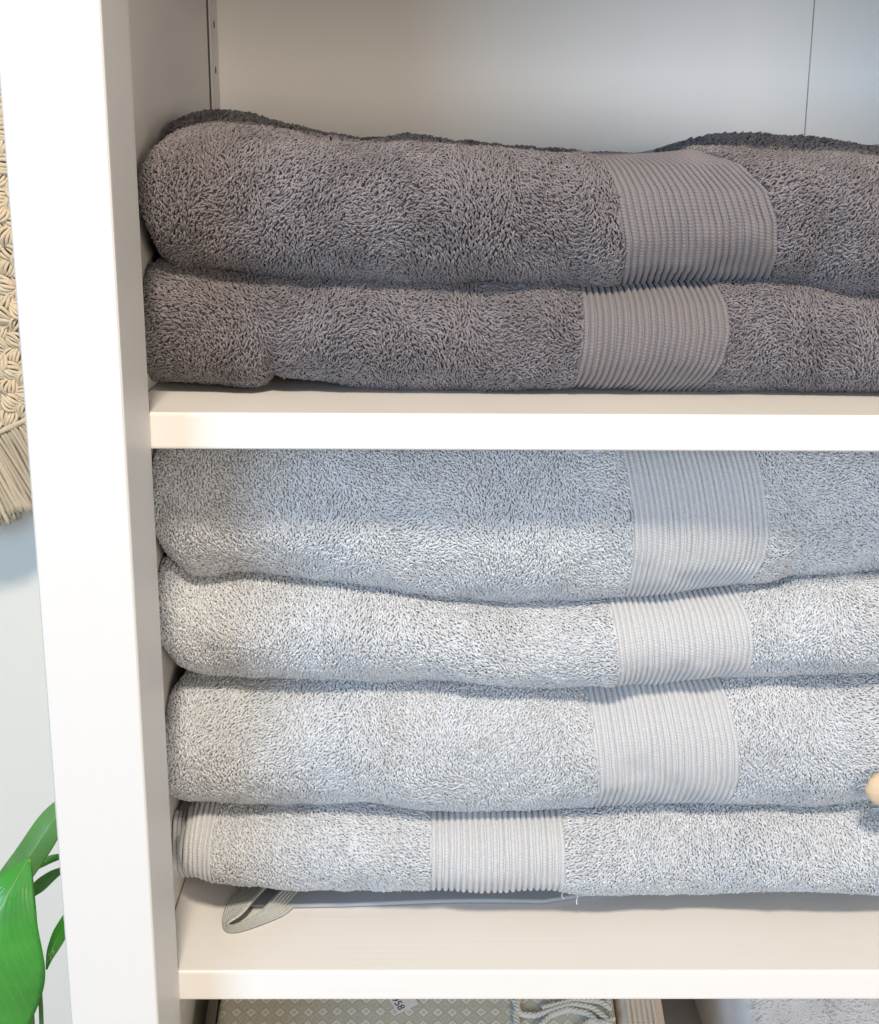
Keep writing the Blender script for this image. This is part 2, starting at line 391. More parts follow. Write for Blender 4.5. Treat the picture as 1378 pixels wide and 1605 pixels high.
def build_towel(name, label, tw, mats, bands, group, dens=1.0, seed=0, flow=0.0, flow_amp=1.6, loop=(0.0021, 0.0030, 0.00076), keep_top=False, pitch=0.00172):
    r = np.random.default_rng(300+seed)
    base = tw.R[tw.nx//2, 0]
    root = empty(name, (float((tw.x0+tw.x1)/2), 1.12, float(tw.R[..., 2].min())))
    tag(root, label, 'towel', group)
    V = tw.R.reshape(-1, 3); Q = grid_quads(tw.nx, tw.m)
    # close the back
    link('folded_cloth', np_mesh('folded_cloth', V, Q, True, tint=np.full(len(V), -0.25)), mats[0], root)
    # --- terry loops on a jittered weave grid
    va, vb = (1 if keep_top else tw.i_nose0-3), tw.i_nose1+2
    xs_ = np.arange(tw.x0+0.0008, tw.x1-0.002, pitch)
    arc = np.linalg.norm(np.diff(tw.R, axis=1), axis=2)               # (nx, m-1)
    pts_x, pts_v = [], []
    for k, xx in enumerate(xs_):
        i = int(np.clip(np.interp(xx, tw.x, np.arange(tw.nx)), 0, tw.nx-1))
        c = np.concatenate([[0], np.cumsum(arc[i])])
        a, b_ = c[va], c[vb]
        if b_-a < 0.003: continue
        nn = int((b_-a)/(pitch*0.98)); q = a+(np.arange(nn)+0.5*(k % 2)+0.25)*(b_-a)/nn
        q = q+r.normal(0, pitch*0.20, nn)
        pts_v.append(np.interp(q, c, np.arange(tw.m))); pts_x.append(np.full(nn, xx)+r.normal(0, pitch*0.20, nn))
    x = np.concatenate(pts_x); v = np.concatenate(pts_v)
    keep = np.ones(len(x), bool)
    keep &= (x < 0.362) | (r.random(len(x)) < 0.4)
    P, n = tw.sample(x, v)
    vd_ = np.array([0, 0, ZC])-P; vd_ /= np.linalg.norm(vd_, axis=1)[:, None]
    keep &= np.sum(vd_*n, 1) > -0.28
    if not keep_top: keep &= P[:, 1] < 1.012
    if keep_top: keep &= (P[:, 1] < 1.015) | ((r.random(len(x)) < 0.42) & (P[:, 1] < 1.20))
    for bd in bands:
        jit = r.normal(0, 0.0007, len(x))
        keep &= ~((x > bd['l'](P[:, 2])-0.0012+jit) & (x < bd['r'](P[:, 2])+0.0002+jit))
    x, v, P, n = x[keep], v[keep], P[keep], n[keep]
    e1 = np.array([1.0, 0, 0])[None]-n*n[:, :1]; e1 /= np.linalg.norm(e1, axis=1)[:, None]+1e-9
    e2 = np.cross(n, e1)
    yy = P[:, 2]-P[:, 1]
    th = flow+flow_amp*(vnoise(x*14+seed*5, yy*17, seed)+0.55*vnoise(x*40+seed, yy*44, seed+3))+r.normal(0, 0.42, len(x))
    T = e1*np.cos(th)[:, None]+e2*np.sin(th)[:, None]
    k = len(x)
    h = loop[0]*(1+r.normal(0, 0.16, k)+0.12*vnoise(x*70, yy*70, seed+9)+0.26*vnoise(x*19+2*seed, yy*23, seed+11)); L = loop[1]*(1+np.clip(r.normal(0, 0.28, k), -.6, .7)); rad = loop[2]*(1+r.normal(0, 0.10, k))
    n2 = n+r.normal(0, 0.16, (k, 3)); n2 /= np.linalg.norm(n2, axis=1)[:, None]
    T = T-n2*np.sum(T*n2, 1)[:, None]; T /= np.linalg.norm(T, axis=1)[:, None]
    link('terry_loops', loops_mesh('terry_loops', P-T*(L*0.5)[:, None], n2, T, h, L, rad, np.clip(r.normal(0, 0.45, k), -1, 1), r.normal(0, 0.35, k)), mats[0], root, 'stuff')
    # --- ribbed bands
    for bd in bands:
        nr = bd['n']; vs = np.linspace(tw.i_nose0-(10 if keep_top else 4), tw.i_nose1+5, 96)
        def line(fr, lift):
            xx = np.full(len(vs), 0.5*(float(bd['l'](ZC-0.3))+float(bd['r'](ZC-0.3))))
            for _ in range(4):
                p, nn_ = tw.sample(xx, vs); xx = bd['l'](p[:, 2])*(1-fr)+bd['r'](p[:, 2])*fr
            p, nn_ = tw.sample(xx, vs)
            return p+nn_*lift, nn_
        G = np.stack([line(f, 0.0007)[0] for f in np.linspace(-0.01, 1.005, 2*nr)], 0)
        bo = link('band', np_mesh('band', G.reshape(-1, 3), grid_quads(2*nr, len(vs)), True, uv=np.zeros((G.shape[0]*G.shape[1], 2))), mats[1], root)
        for i in range(nr):
            f0 = (i+0.5)/nr+(0.05/nr)*vnoise(vs*0.13+5*i, vs*0+seed, 50+seed)+r.normal(0, 0.02)/nr
            p, nn_ = line(f0, 0.0007); pl, _ = line(f0-0.5/nr, 0.0007); pr, _ = line(f0+0.5/nr, 0.0007)
            side = (pr-pl)*0.5; wv = np.linalg.norm(side, axis=1)
            su = np.concatenate([[0], np.cumsum(np.linalg.norm(np.diff(p, axis=0), axis=1))])+0.0013*i
            na = 7; an = np.linspace(-math.pi/2, math.pi/2, na)
            wgl = 1+r.normal(0, 0.02, len(su))
            hgt = np.minimum(0.0023, wv*1.0)*wgl
            V = p[:, None]+side[:, None]*(0.80*np.sin(an))[None, :, None]*wgl[:, None, None]+nn_[:, None]*(hgt[:, None]*np.cos(an)[None])[..., None]
            uvv = np.stack([np.repeat(su[:, None], na, 1), np.repeat(np.linspace(-1, 1, na)[None], len(su), 0)], -1)
            link('rib', np_mesh('rib', V.reshape(-1, 3), grid_quads(len(vs), na), True, uv=uvv.reshape(-1, 2)), mats[1], bo)
    return root

def B(l, r_, n):
    return dict(l=band_fn(l), r=band_fn(r_), n=n)
GD, GP = 'dark towels on the upper shelf', 'pale towels on the lower shelf'
c1 = [(221, 300), (227, 345), (240, 393), (280, 420), (400, 432), (560, 441), (640, 444), (800, 444), (980, 448), (1215, 443), (1300, 458), (1378, 470), (1500, 475), (1600, 470)]
t1 = Towel([(221, 285), (228, 250), (245, 224), (275, 207), (330, 196), (400, 206), (480, 221), (560, 234), (640, 233), (720, 241), (800, 245), (900, 249), (950, 253), (1000, 249), (1060, 243), (1105, 239), (1180, 236), (1280, 244), (1378, 254), (1480, 262), (1600, 275)],
           c1, back=[(221, 270), (260, 205), (300, 190), (340, 180), (370, 182), (450, 203), (560, 228), (640, 220), (720, 232), (800, 238), (930, 247), (1050, 242), (1110, 223), (1180, 218), (1280, 228), (1378, 238), (1600, 250)],
           seed=1, depth=0.062, pw=2.2, lump=1.3, nose=[(900, 0), (1300, 0.004), (1378, 0.012)], dents=((560, 400, .03, .015, -.003), (1300, 380, .02, .02, -.004)))
build_towel('dark_towel', 'upper of two charcoal terry towels, its wide ribbed band curving over the top', t1, (M_DARK, M_DARK_RIB),
            [B([(905, 225), (950, 252), (965, 300), (978, 380), (980, 450)], [(1060, 225), (1110, 239), (1170, 262), (1205, 300), (1220, 350), (1223, 400), (1220, 445)], 22)], GD, seed=1, flow=0.3, keep_top=True, loop=(0.0033, 0.0037, 0.00067), pitch=0.00184)
t2 = Towel([(215, 480), (219, 430), (240, 418)]+[(a, b_-2) for a, b_ in c1[4:]],
           [(215, 570), (224, 604), (390, 607), (415, 607), (426, 592), (445, 597), (600, 608), (890, 620), (905, 615), (1110, 613), (1378, 615), (1600, 615)],
           seed=2, depth=0.06, pw=2.05, zmin=ZU+0.0008, dents=((418, 585, .006, .022, -.006), (380, 560, .02, .03, .004)))
build_towel('dark_towel', 'lower charcoal terry towel lying directly on the upper shelf', t2, (M_DARK, M_DARK_RIB),
            [B([(914, 440), (914, 500), (912, 540), (906, 585), (898, 618)], [(1132, 440), (1142, 480), (1143, 520), (1135, 565), (1108, 615)], 22)], GD, seed=2, flow=2.8, loop=(0.0033, 0.0037, 0.00067), pitch=0.00184)

ca = [(232, 815), (250, 872), (275, 895), (300, 915), (340, 917), (352, 907), (400, 906), (560, 926), (700, 946), (800, 957), (900, 954), (985, 945), (1100, 937), (1180, 931), (1230, 930), (1260, 923), (1378, 917), (1600, 917)]
ta = Towel([(232, 745), (238, 705), (260, 690), (1600, 690)], ca, seed=3, depth=0.058, pw=2.25, zmax=ZU-TH-0.0045,
           nose=[(1100, 0), (1220, 0.006), (1300, 0.018), (1378, 0.024)], dents=((520, 760, .012, .014, -.003), (1260, 900, .012, .02, -.004)))
build_towel('pale_towel', 'topmost pale grey towel, half shaded right under the upper shelf', ta, (M_PALE, M_PALE_RIB),
            [B([(975, 690), (982, 740), (990, 800), (993, 860), (985, 948)], [(1190, 690), (1200, 760), (1207, 840), (1203, 880), (1178, 935)], 24)], GP, seed=3, flow=-0.9, flow_amp=1.2)
cb = [(238, 1000), (258, 1040), (285, 1068), (320, 1077), (500, 1070), (700, 1070), (850, 1079), (930, 1088), (968, 1088), (985, 1081), (1170, 1071), (1378, 1058), (1600, 1058)]
tb_ = Towel([(238, 960), (243, 895), (262, 884), (300, 900)]+[(a, b_-2) for a, b_ in ca[6:]], cb, seed=4, depth=0.056, pw=2.0)
build_towel('pale_towel', 'second pale grey towel from the top of the lower stack', tb_, (M_PALE, M_PALE_RIB),
            [B([(958, 930), (966, 1000), (971, 1050), (970, 1090)], [(1160, 925), (1176, 970), (1181, 1010), (1178, 1045), (1168, 1075)], 23)], GP, seed=4, flow=-1.3, flow_amp=1.2)
cc = [(250, 1200), (258, 1262), (280, 1276), (400, 1279), (520, 1273), (700, 1285), (935, 1287), (1000, 1282), (1150, 1275), (1300, 1277), (1378, 1274), (1600, 1277)]
tc_ = Towel([(250, 1160), (260, 1115), (280, 1086), (320, 1075)]+[(a, b_-2) for a, b_ in cb[4:]], cc, seed=5, depth=0.058, pw=2.05)
build_towel('pale_towel', 'plump pale grey towel third from the top, beside the wooden tip', tc_, (M_PALE, M_PALE_RIB),
            [B([(922, 1070), (930, 1120), (936, 1180), (940, 1240), (936, 1290)], [(1128, 1060), (1146, 1100), (1156, 1160), (1157, 1220), (1146, 1280)], 23)], GP, seed=5, flow=-1.5, flow_amp=1.2)
cd = [(286, 1350), (296, 1380), (335, 1390), (430, 1403), (670, 1403), (780, 1399), (885, 1399), (960, 1411), (1040, 1413), (1200, 1401), (1290, 1404), (1378, 1409), (1600, 1405)]
td = Towel([(286, 1330), (293, 1292), (312, 1277)]+[(a, b_-2) for a, b_ in cc[3:]], cd, seed=6, depth=0.05, pw=2.05, zmin=ZL+0.0062)
d_root = build_towel('pale_towel', 'bottom pale grey towel with ribbed corner and hanging loop on the lower shelf', td, (M_PALE, M_PALE_RIB),
            [B([(676, 1260), (676, 1330), (675, 1405)], [(884, 1260), (886, 1330), (886, 1405)], 22),
             B([(280, 1270), (279, 1330), (282, 1400)], [(338, 1270), (332, 1330), (334, 1400)], 7)], GP, seed=6, flow=-1.4, flow_amp=1.1)
# inner ribbed fold peeping out behind the left corner of the bottom towel
r_ = np.random.default_rng(9)
for i in range(4):
    px = 276+7.0*i
    pth = [at(px+2, 1272, 1.01+0.002*i), at(px-1, 1285, 0.998), at(px-2, 1310, 0.993), at(px-2, 1340, 0.994), at(px-1, 1362, 1.0), at(px+3, 1371, 1.012), at(px+5, 1373, 1.03)]
    pth = np.array(pth); tt = np.linspace(0, 6, 40); pth = np.stack([np.interp(tt, range(7), pth[:, k]) for k in range(3)], 1)
    V, Q = tube(pth, 0.0019, 8)
    link('folded_rib', np_mesh('folded_rib', V, Q, uv=np.stack([V[:, 2], V[:, 0]*0], 1)), M_PALE_RIB, d_root)
box('folded_corner', at(274, 1366, 1.0)+np.array([0, 0.001, 0]), (at(330, 1280, 1.0)[0], 1.12, at(330, 1285, 1.0)[2]), M_PALE_RIB, d_root, 0.006, 3)
# thin hem layer under the bottom towel
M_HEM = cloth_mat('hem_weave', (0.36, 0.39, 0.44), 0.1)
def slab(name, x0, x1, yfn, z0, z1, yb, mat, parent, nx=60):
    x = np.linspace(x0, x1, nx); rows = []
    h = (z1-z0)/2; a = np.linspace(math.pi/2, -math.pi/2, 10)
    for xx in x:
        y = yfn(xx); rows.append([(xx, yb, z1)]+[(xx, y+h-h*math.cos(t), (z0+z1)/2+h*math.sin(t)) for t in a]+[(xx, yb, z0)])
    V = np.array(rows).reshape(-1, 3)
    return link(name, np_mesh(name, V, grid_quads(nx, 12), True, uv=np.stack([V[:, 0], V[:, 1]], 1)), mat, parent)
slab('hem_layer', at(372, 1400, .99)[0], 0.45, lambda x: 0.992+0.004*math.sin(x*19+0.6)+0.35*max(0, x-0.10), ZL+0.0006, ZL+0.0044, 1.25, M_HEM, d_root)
# hanging loop of ribbed tape
M_TAPE = rib_mat('loop_tape', (0.62, 0.66, 0.65))
nt = M_TAPE.node_tree
for nd in nt.nodes:
    if nd.type == 'MATH' and nd.operation == 'SINE': sn_ = nd
    if nd.type == 'SEPXYZ': sp_ = nd
    if nd.type == 'BUMP': nd.inputs['Strength'].default_value = 0.9; nd.inputs['Distance'].default_value = 0.0006
mm = N(nt, 'ShaderNodeMath', operation='MULTIPLY'); mm.inputs[1].default_value = 8.4
nt.links.new(sp_.outputs[1], mm.inputs[0]); nt.links.new(mm.outputs[0], sn_.inputs[0])   # woven lines run along the tape
lo_px = [(384, 1380), (370, 1394), (358, 1408), (351, 1424), (348, 1442), (351, 1453), (361, 1457), (378, 1455), (410, 1444), (447, 1429), (464, 1414), (478, 1398), (490, 1384)]
up_px = [(418, 1384), (403, 1399), (392, 1411), (383, 1423), (371, 1434), (357, 1441), (352, 1446), (362, 1447), (386, 1437), (408, 1423), (420, 1410), (432, 1396), (446, 1382)]
up_h = [.008, .009, .0095, .009, .0075, .006, .005, .0055, .007, .0085, .009, .009, .008]
LO = np.array([atz(a, b_+6, ZL+0.0008) for a, b_ in lo_px]); UP = np.array([atz(a+3, b_+3, ZL+0.0008+hh) for (a, b_), hh in zip(up_px, up_h)])
def resample(P, n):
    t = np.linspace(0, len(P)-1, n); o = np.stack([np.interp(t, range(len(P)), P[:, k]) for k in range(3)], 1)
    for _ in range(3): o[1:-1] = (o[:-2]+2*o[1:-1]+o[2:])/4
    return o
LO, UP = resample(LO, 60), resample(UP, 60)
ww = np.linspace(0, 1, 9); G = LO[:, None]*(1-ww)[None, :, None]+UP[:, None]*ww[None, :, None]
su = np.concatenate([[0], np.cumsum(np.linalg.norm(np.diff(LO, axis=0), axis=1))])
uvv = np.stack([np.repeat((su)[:, None], 9, 1), np.repeat((ww*6-3)[None], 60, 0)], -1).reshape(-1, 2)
lp = link('hanging_loop', np_mesh('hanging_loop', G.reshape(-1, 3), grid_quads(60, 9), True, uv=uvv), M_TAPE, d_root)
md = lp.modifiers.new('thick', 'SOLIDIFY'); md.thickness = 0.0017; md.offset = 0

# loose threads at the hems
for pts in ([(904, 1398), (906, 1406), (903, 1413), (905, 1418)], [(884, 1396), (880, 1404), (884, 1409)]):
    V, Q = tube(resample(np.array([at(a, b_, 0.972) for a, b_ in pts]), 14), 0.00042, 6)
    link('loose_thread', np_mesh('loose_thread', V, Q, tint=np.full(len(V), 0.6)), M_PALE, d_root)

# ------------------------------------------------------------------ tip of a wooden piece at the right edge
M_WOOD = paint_mat('raw_wood', (0.70, 0.54, 0.36), 0, rough=0.6, bump=0.6)
tip = at(1357, 1240, 0.944)
ang = np.linspace(0, 1, 26)
pth = np.array([[tip[0]+0.11*t, tip[1]+0.012*t, tip[2]+0.004*math.sin(3*t)] for t in ang])
rad = 0.0150*np.clip(1-(1-np.clip(ang*7, 0, 1))**1.7, 0.02, 1)**0.5
V, Q = tube(pth, rad, 20)
V[:, 1] = tip[1]+(V[:, 1]-tip[1])*0.55
wt = link('wooden_peg', np_mesh('wooden_peg', V, Q), M_WOOD)
pc = pth[3:24].copy(); pc[:, 1] = tip[1]+0.55*(pc[:, 1]-tip[1])
V, Q = tube(pc+np.stack([np.zeros(21), -0.55*rad[3:24]*0.985, 0.0016*np.sin(np.arange(21)*1.1)-0.0005-rad[3:24]*0.22], 1), 0.00045, 6)
link('crack', np_mesh('crack', V, Q), simple('dark_crack', (0.16, 0.09, 0.045), 0.9), wt)
tag(wt, 'rounded tan wooden tip against the third pale towel at the right edge', 'wooden peg')

# ------------------------------------------------------------------ linens on the shelf below
ZP = ZC-0.735; KS = 0.36
def slope(y): return KS*(min(y, 1.14)-1.03)
def atp(px, py, dz=0.0):                      # photo pixel -> point on the sloping top of the linens
    d = ray(px, py); t = (ZP+dz-KS*1.03-ZC)/(d[2]-KS*d[1]); p = d*t; p[2] += ZC
    return p
def fabric_diamond():
    mt, nt, b = new_mat('diamond_weave')
    tc = N(nt, 'ShaderNodeTexCoord'); mp = N(nt, 'ShaderNodeMapping'); mp.inputs['Scale'].default_value = (1/0.0128, 1/0.0118, 0)
    nt.links.new(tc.outputs['Object'], mp.inputs[0]); sx = N(nt, 'ShaderNodeSeparateXYZ'); nt.links.new(mp.outputs[0], sx.inputs[0])
    def tri(sock):
        f = N(nt, 'ShaderNodeMath', operation='PINGPONG'); f.inputs[1].default_value = 0.5; nt.links.new(sock, f.inputs[0]); return f.outputs[0]
    ad = N(nt, 'ShaderNodeMath', operation='ADD'); nt.links.new(tri(sx.outputs[0]), ad.inputs[0]); nt.links.new(tri(sx.outputs[1]), ad.inputs[1])   # 0..1
    cr = N(nt, 'ShaderNodeValToRGB'); el = cr.color_ramp.elements
    el[0].position = 0.0; el[0].color = (0.56, 0.55, 0.48, 1); el[1].position = 0.17; el[1].color = (0.53, 0.52, 0.45, 1)
    for p, c in ((0.2, (0.74, 0.73, 0.66)), (0.31, (0.74, 0.73, 0.66)), (0.35, (0.48, 0.46, 0.39)), (0.62, (0.48, 0.46, 0.39)), (0.66, (0.58, 0.56, 0.48)), (0.82, (0.46, 0.44, 0.37)), (0.95, (0.52, 0.50, 0.45))):
        e = el.new(p); e.color = (*c, 1)
    nt.links.new(ad.outputs[0], cr.inputs[0])
    nz = N(nt, 'ShaderNodeTexNoise'); nz.inputs['Scale'].default_value = 700; nt.links.new(tc.outputs['Object'], nz.inputs['Vector'])
    mx = N(nt, 'ShaderNodeMix', data_type='RGBA', blend_type='OVERLAY'); mx.inputs[0].default_value = 0.35
    nt.links.new(cr.outputs[0], mx.inputs[6]); nt.links.new(nz.outputs[0], mx.inputs[7]); nt.links.new(mx.outputs[2], b.inputs['Base Color'])
    bp = N(nt, 'ShaderNodeBump'); bp.inputs['Strength'].default_value = 0.6; bp.inputs['Distance'].default_value = 0.0012
    nt.links.new(cr.outputs[0], bp.inputs['Height']); nt.links.new(bp.outputs[0], b.inputs['Normal']); b.inputs['Roughness'].default_value = 0.95
    b.inputs['Specular IOR Level'].default_value = 0.1
    return mt
M_DIA = fabric_diamond()
M_DKEDGE = cloth_mat('dark_olive_edge', (0.10, 0.095, 0.07))
def pad(name, lo, hi, mat, parent, bev, wav=0.0, seed=0, sl=0.0):
    bm = bmesh.new(); bmesh.ops.create_cube(bm, size=1.0)
    for v in bm.verts: v.co = Vector([(lo[i]+hi[i])/2+v.co[i]*(hi[i]-lo[i]) for i in range(3)])
    bmesh.ops.bevel(bm, geom=bm.edges[:], offset=bev, segments=4, profile=0.5, affect='EDGES')
    bmesh.ops.subdivide_edges(bm, edges=[e for e in bm.edges if e.calc_length() > 0.05], cuts=14, use_grid_fill=True)
    me = bpy.data.meshes.new(name)
    for v in bm.verts:
        v.co.z += wav*float(vnoise(v.co.x*16+seed, v.co.y*16, seed)); v.co.y += wav*float(vnoise(v.co.x*11+seed, v.co.z*40, seed+1))
    zmid = (lo[2]+hi[2])/2
    for v in bm.verts:
        if sl > 0 and v.co.z > zmid: v.co.z += slope(v.co.y)*sl
    for f in bm.faces: f.smooth = True
    bm.to_mesh(me); bm.free()
    return link(name, me, mat, parent)
xa, xb = atz(334, 1590, ZP)[0], atz(968, 1590, ZP)[0]
cl = empty('folded_throw', ((xa+xb)/2, 1.1, ZB3)); tag(cl, 'folded olive and cream diamond-weave throw with corded fringe under the lower shelf', 'throw')
for k, (a, b_) in enumerate(((ZB3+0.001, ZB3+0.039), (ZB3+0.040, ZB3+0.077), (ZB3+0.078, ZP))):
    pad('fold_layer', (xa+0.001*k, 0.955+0.004*k, a), (xb, 1.30, b_), M_DIA, cl, 0.012, 0.0012, k, 1.0 if k == 2 else 0.0)
V, Q = tube([(xa-0.003, yy, ZP-0.006+slope(yy)+0.002*math.sin(yy*60)) for yy in np.linspace(0.965, 1.29, 40)], 0.0042, 8)
link('bound_edge', np_mesh('bound_edge', V, Q, tint=np.zeros(len(V))), M_DKEDGE, cl)
# twisted cream cords of the fringe
M_CORD = cloth_mat('cream_cord', (0.60, 0.59, 0.54), 0.1)
def cord(name, pts, parent, rad=0.0026, mat=None, turns=150, ns=3, n=8):
    P = resample(np.array(pts, float), 90); T = np.gradient(P, axis=0); T /= np.linalg.norm(T, axis=1)[:, None]
    ref = np.array([0, 0.2, 1.0]); Bv = np.cross(T, ref); Bv /= np.linalg.norm(Bv, axis=1)[:, None]; U = np.cross(Bv, T)
    s_ = np.concatenate([[0], np.cumsum(np.linalg.norm(np.diff(P, axis=0), axis=1))]); out = []
    for k in range(ns):
        a = s_*turns*2*math.pi/1.0*0.55+2*math.pi*k/ns
        out.append(tube(P+rad*0.55*(np.cos(a)[:, None]*Bv+np.sin(a)[:, None]*U), rad*0.62, n))
    V, Q = merge(out)
    return link(name, np_mesh(name, V, Q, tint=np.zeros(len(V))), mat or M_CORD, parent)
for pts in ([(806, 1568), (815, 1590), (840, 1592), (875, 1580), (900, 1574), (930, 1580), (950, 1596), (960, 1612)],
            [(840, 1612), (862, 1592), (890, 1582), (920, 1588), (938, 1604), (945, 1620)],
            [(850, 1580), (900, 1568), (940, 1570), (956, 1580), (952, 1566)],
            [(812, 1566), (808, 1590), (812, 1615)],
            [(900, 1618), (925, 1600), (950, 1604), (962, 1596)]):
    cord('fringe_cord', [atp(a, b_, 0.0034) for a, b_ in pts], cl)
# price sticker on the throw
M_PAPER = simple('sticker_paper', (0.70, 0.68, 0.68), 0.6); M_INK = simple('black_ink', (0.02, 0.02, 0.025), 0.6)
c00 = atp(610, 1567, 0.0016); c10 = atp(624, 1589, 0.0016); c11 = atp(656, 1573, 0.0016)
e_u = c10-c00; e_u /= np.linalg.norm(e_u); e_v = c11-c10; Lv = np.linalg.norm(e_v)
e_v = e_v-e_u*np.dot(e_v, e_u); e_v /= np.linalg.norm(e_v)
c0 = c10-e_u*0.034
V = [c0, c10, c10+e_v*0.021, c0+e_v*0.021]; V = [tuple(p) for p in V]+[(p[0], p[1], p[2]-0.0004) for p in V]
me = bpy.data.meshes.new('price_sticker'); me.from_pydata(V, [], [(0, 1, 2, 3), (7, 6, 5, 4), (0, 4, 5, 1), (1, 5, 6, 2), (2, 6, 7, 3), (3, 7, 4, 0)])
st = link('price_sticker', me, M_PAPER); tag(st, 'small white price sticker with black digits on the diamond-weave throw', 'sticker')
fc = bpy.data.curves.new('printed_price', 'FONT'); fc.body = '1.958'; fc.size = 0.0095; fc.extrude = 0.00004
fo = bpy.data.objects.new('printed_price_curve', fc); COL.objects.link(fo)
bpy.context.view_layer.update()
me = bpy.data.meshes.new_from_object(fo.evaluated_get(bpy.context.evaluated_depsgraph_get())); bpy.data.objects.remove(fo)
xsz = max(v.co.x for v in me.vertices)
org = c10-e_u*(xsz+0.0022)+e_v*0.0022
nrm = np.cross(e_u, e_v)
nrm = nrm if nrm[2] > 0 else -nrm
for v in me.vertices:
    p = org+e_u*v.co.x+e_v*v.co.y; v.co = Vector(p+nrm*(0.0002+v.co.z))
me.materials.clear()
link('printed_price', me, M_INK, st)
# beige folded cloth with ribbed end, next to the throw
M_BEIGE = rib_mat('beige_rib', (0.74, 0.64, 0.53)); M_BEIGE2 = cloth_mat('beige_cloth', (0.72, 0.62, 0.51))
xc, xd = xb+0.001, atz(1046, 1590, ZP)[0]
bc = empty('beige_cloth', ((xc+xd)/2, 1.1, ZB3)); tag(bc, 'beige ribbed folded cloth pressed against the diamond-weave throw', 'cloth')
pad('fold', (xc, 0.95, ZB3+0.001), (xd, 1.30, ZP-0.001), M_BEIGE2, bc, 0.014, 0.0008, 4, 1.0)
for i in range(6):
    xx = xc+0.010+0.0046*i
    V, Q = tube([(xx, yy, ZP-0.0008+slope(yy)) for yy in np.linspace(0.965, 1.28, 20)], 0.0017, 8)
    link('rib', np_mesh('rib', V, Q, uv=np.stack([V[:, 1], V[:, 0]*0], 1)), M_BEIGE, bc)
# pale grey bath mat on the right
M_MAT = cloth_mat('grey_bath_mat', (0.80, 0.79, 0.79), 0.15)
xe = atz(1168, 1590, ZP+0.008)[0]
gm = empty('bath_mat', (0.48, 1.1, ZB3)); tag(gm, 'folded pale grey bath mat at the lower right corner under the shelf', 'bath mat')
pad('fold', (xe, 0.95, ZB3+0.001), (0.56, 1.31, ZP+0.006), M_MAT, gm, 0.02, 0.0015, 6, 1.0)
r9 = np.random.default_rng(77); k = 3000
P = np.stack([r9.uniform(xe+0.008, 0.44, k), r9.uniform(0.975, 1.12, k), np.full(k, ZP+0.0055)], 1)
P[:, 2] += 0.0015*vnoise(P[:, 0]*16+6, P[:, 1]*16, 6)+KS*(P[:, 1]-1.03)
nn_ = np.tile([0, 0, 1.0], (k, 1))+r9.normal(0, .2, (k, 3)); nn_ /= np.linalg.norm(nn_, axis=1)[:, None]
th = 0.8+2*vnoise(P[:, 0]*30, P[:, 1]*30, 5)+r9.normal(0, .4, k); T = np.stack([np.cos(th), np.sin(th), 0*th], 1); T -= nn_*np.sum(T*nn_, 1)[:, None]; T /= np.linalg.norm(T, axis=1)[:, None]
link('terry_loops', loops_mesh('terry_loops', P, nn_, T, np.full(k, .0009), np.full(k, .0024), np.full(k, .0005), r9.normal(0, .4, k), r9.normal(0, .3, k)), M_MAT, gm, 'stuff')

# ------------------------------------------------------------------ crocheted hanging with fringe at the left
YM = 1.37
M_YARN = cloth_mat('cream_cotton_yarn', (0.74, 0.60, 0.42), 0.12)
M_YARN2 = cloth_mat('cream_fringe_yarn', (0.58, 0.48, 0.35), 0.16)
for mt_ in (M_YARN, M_YARN2, M_CORD):
    nt = mt_.node_tree; tc = N(nt, 'ShaderNodeTexCoord'); nz = N(nt, 'ShaderNodeTexNoise'); nz.inputs['Scale'].default_value = 750; nz.inputs['Detail'].default_value = 3
    bp = N(nt, 'ShaderNodeBump'); bp.inputs['Strength'].default_value = 0.8; bp.inputs['Distance'].default_value = 0.0008
    nt.links.new(tc.outputs['Object'], nz.inputs['Vector']); nt.links.new(nz.outputs[0], bp.inputs['Height']); nt.links.new(bp.outputs[0], nt.nodes['Principled BSDF'].inputs['Normal'])
M_BACKING = cloth_mat('tan_lining', (0.42, 0.32, 0.20), 0.1)
o0 = at(20, 664, YM); tilt = math.radians(24)
eu = np.array([math.cos(tilt), 0, math.sin(tilt)]); ew = np.array([-math.sin(tilt), 0, math.cos(tilt)])
hang = empty('crochet_hanging', tuple(o0)); tag(hang, 'cream crocheted rope hanging with long yarn fringe left of the bookcase', 'wall hanging')
XLIM = XO-0.012
def stitch_mesh(sd):
    r = np.random.default_rng(sd); out = []
    for k in range(6):                         # a puff stitch of six bowed strands
        t = np.linspace(0, 1, 9); off = (k-2.5)*0.0019
        x = (t-0.5)*0.0175+r.normal(0, .0004); z = off*(0.55+1.1*np.sin(math.pi*t))+0.0018*np.sin(t*5+r.random()*6)*0.4
        y = -0.0048*np.sin(math.pi*t)*(1-0.10*abs(k-2.5))+0.001*r.normal()
        out.append(tube(np.stack([x, y, z], 1), 0.00145*(0.75+0.35*np.sin(math.pi*t)), 6))
    V, Q = merge(out)
    me = np_mesh('stitch', V, Q, tint=np.repeat(r.normal(0, .4, 1), len(V))); me.materials.append(M_YARN); return me
protos = [stitch_mesh(s) for s in range(5)]
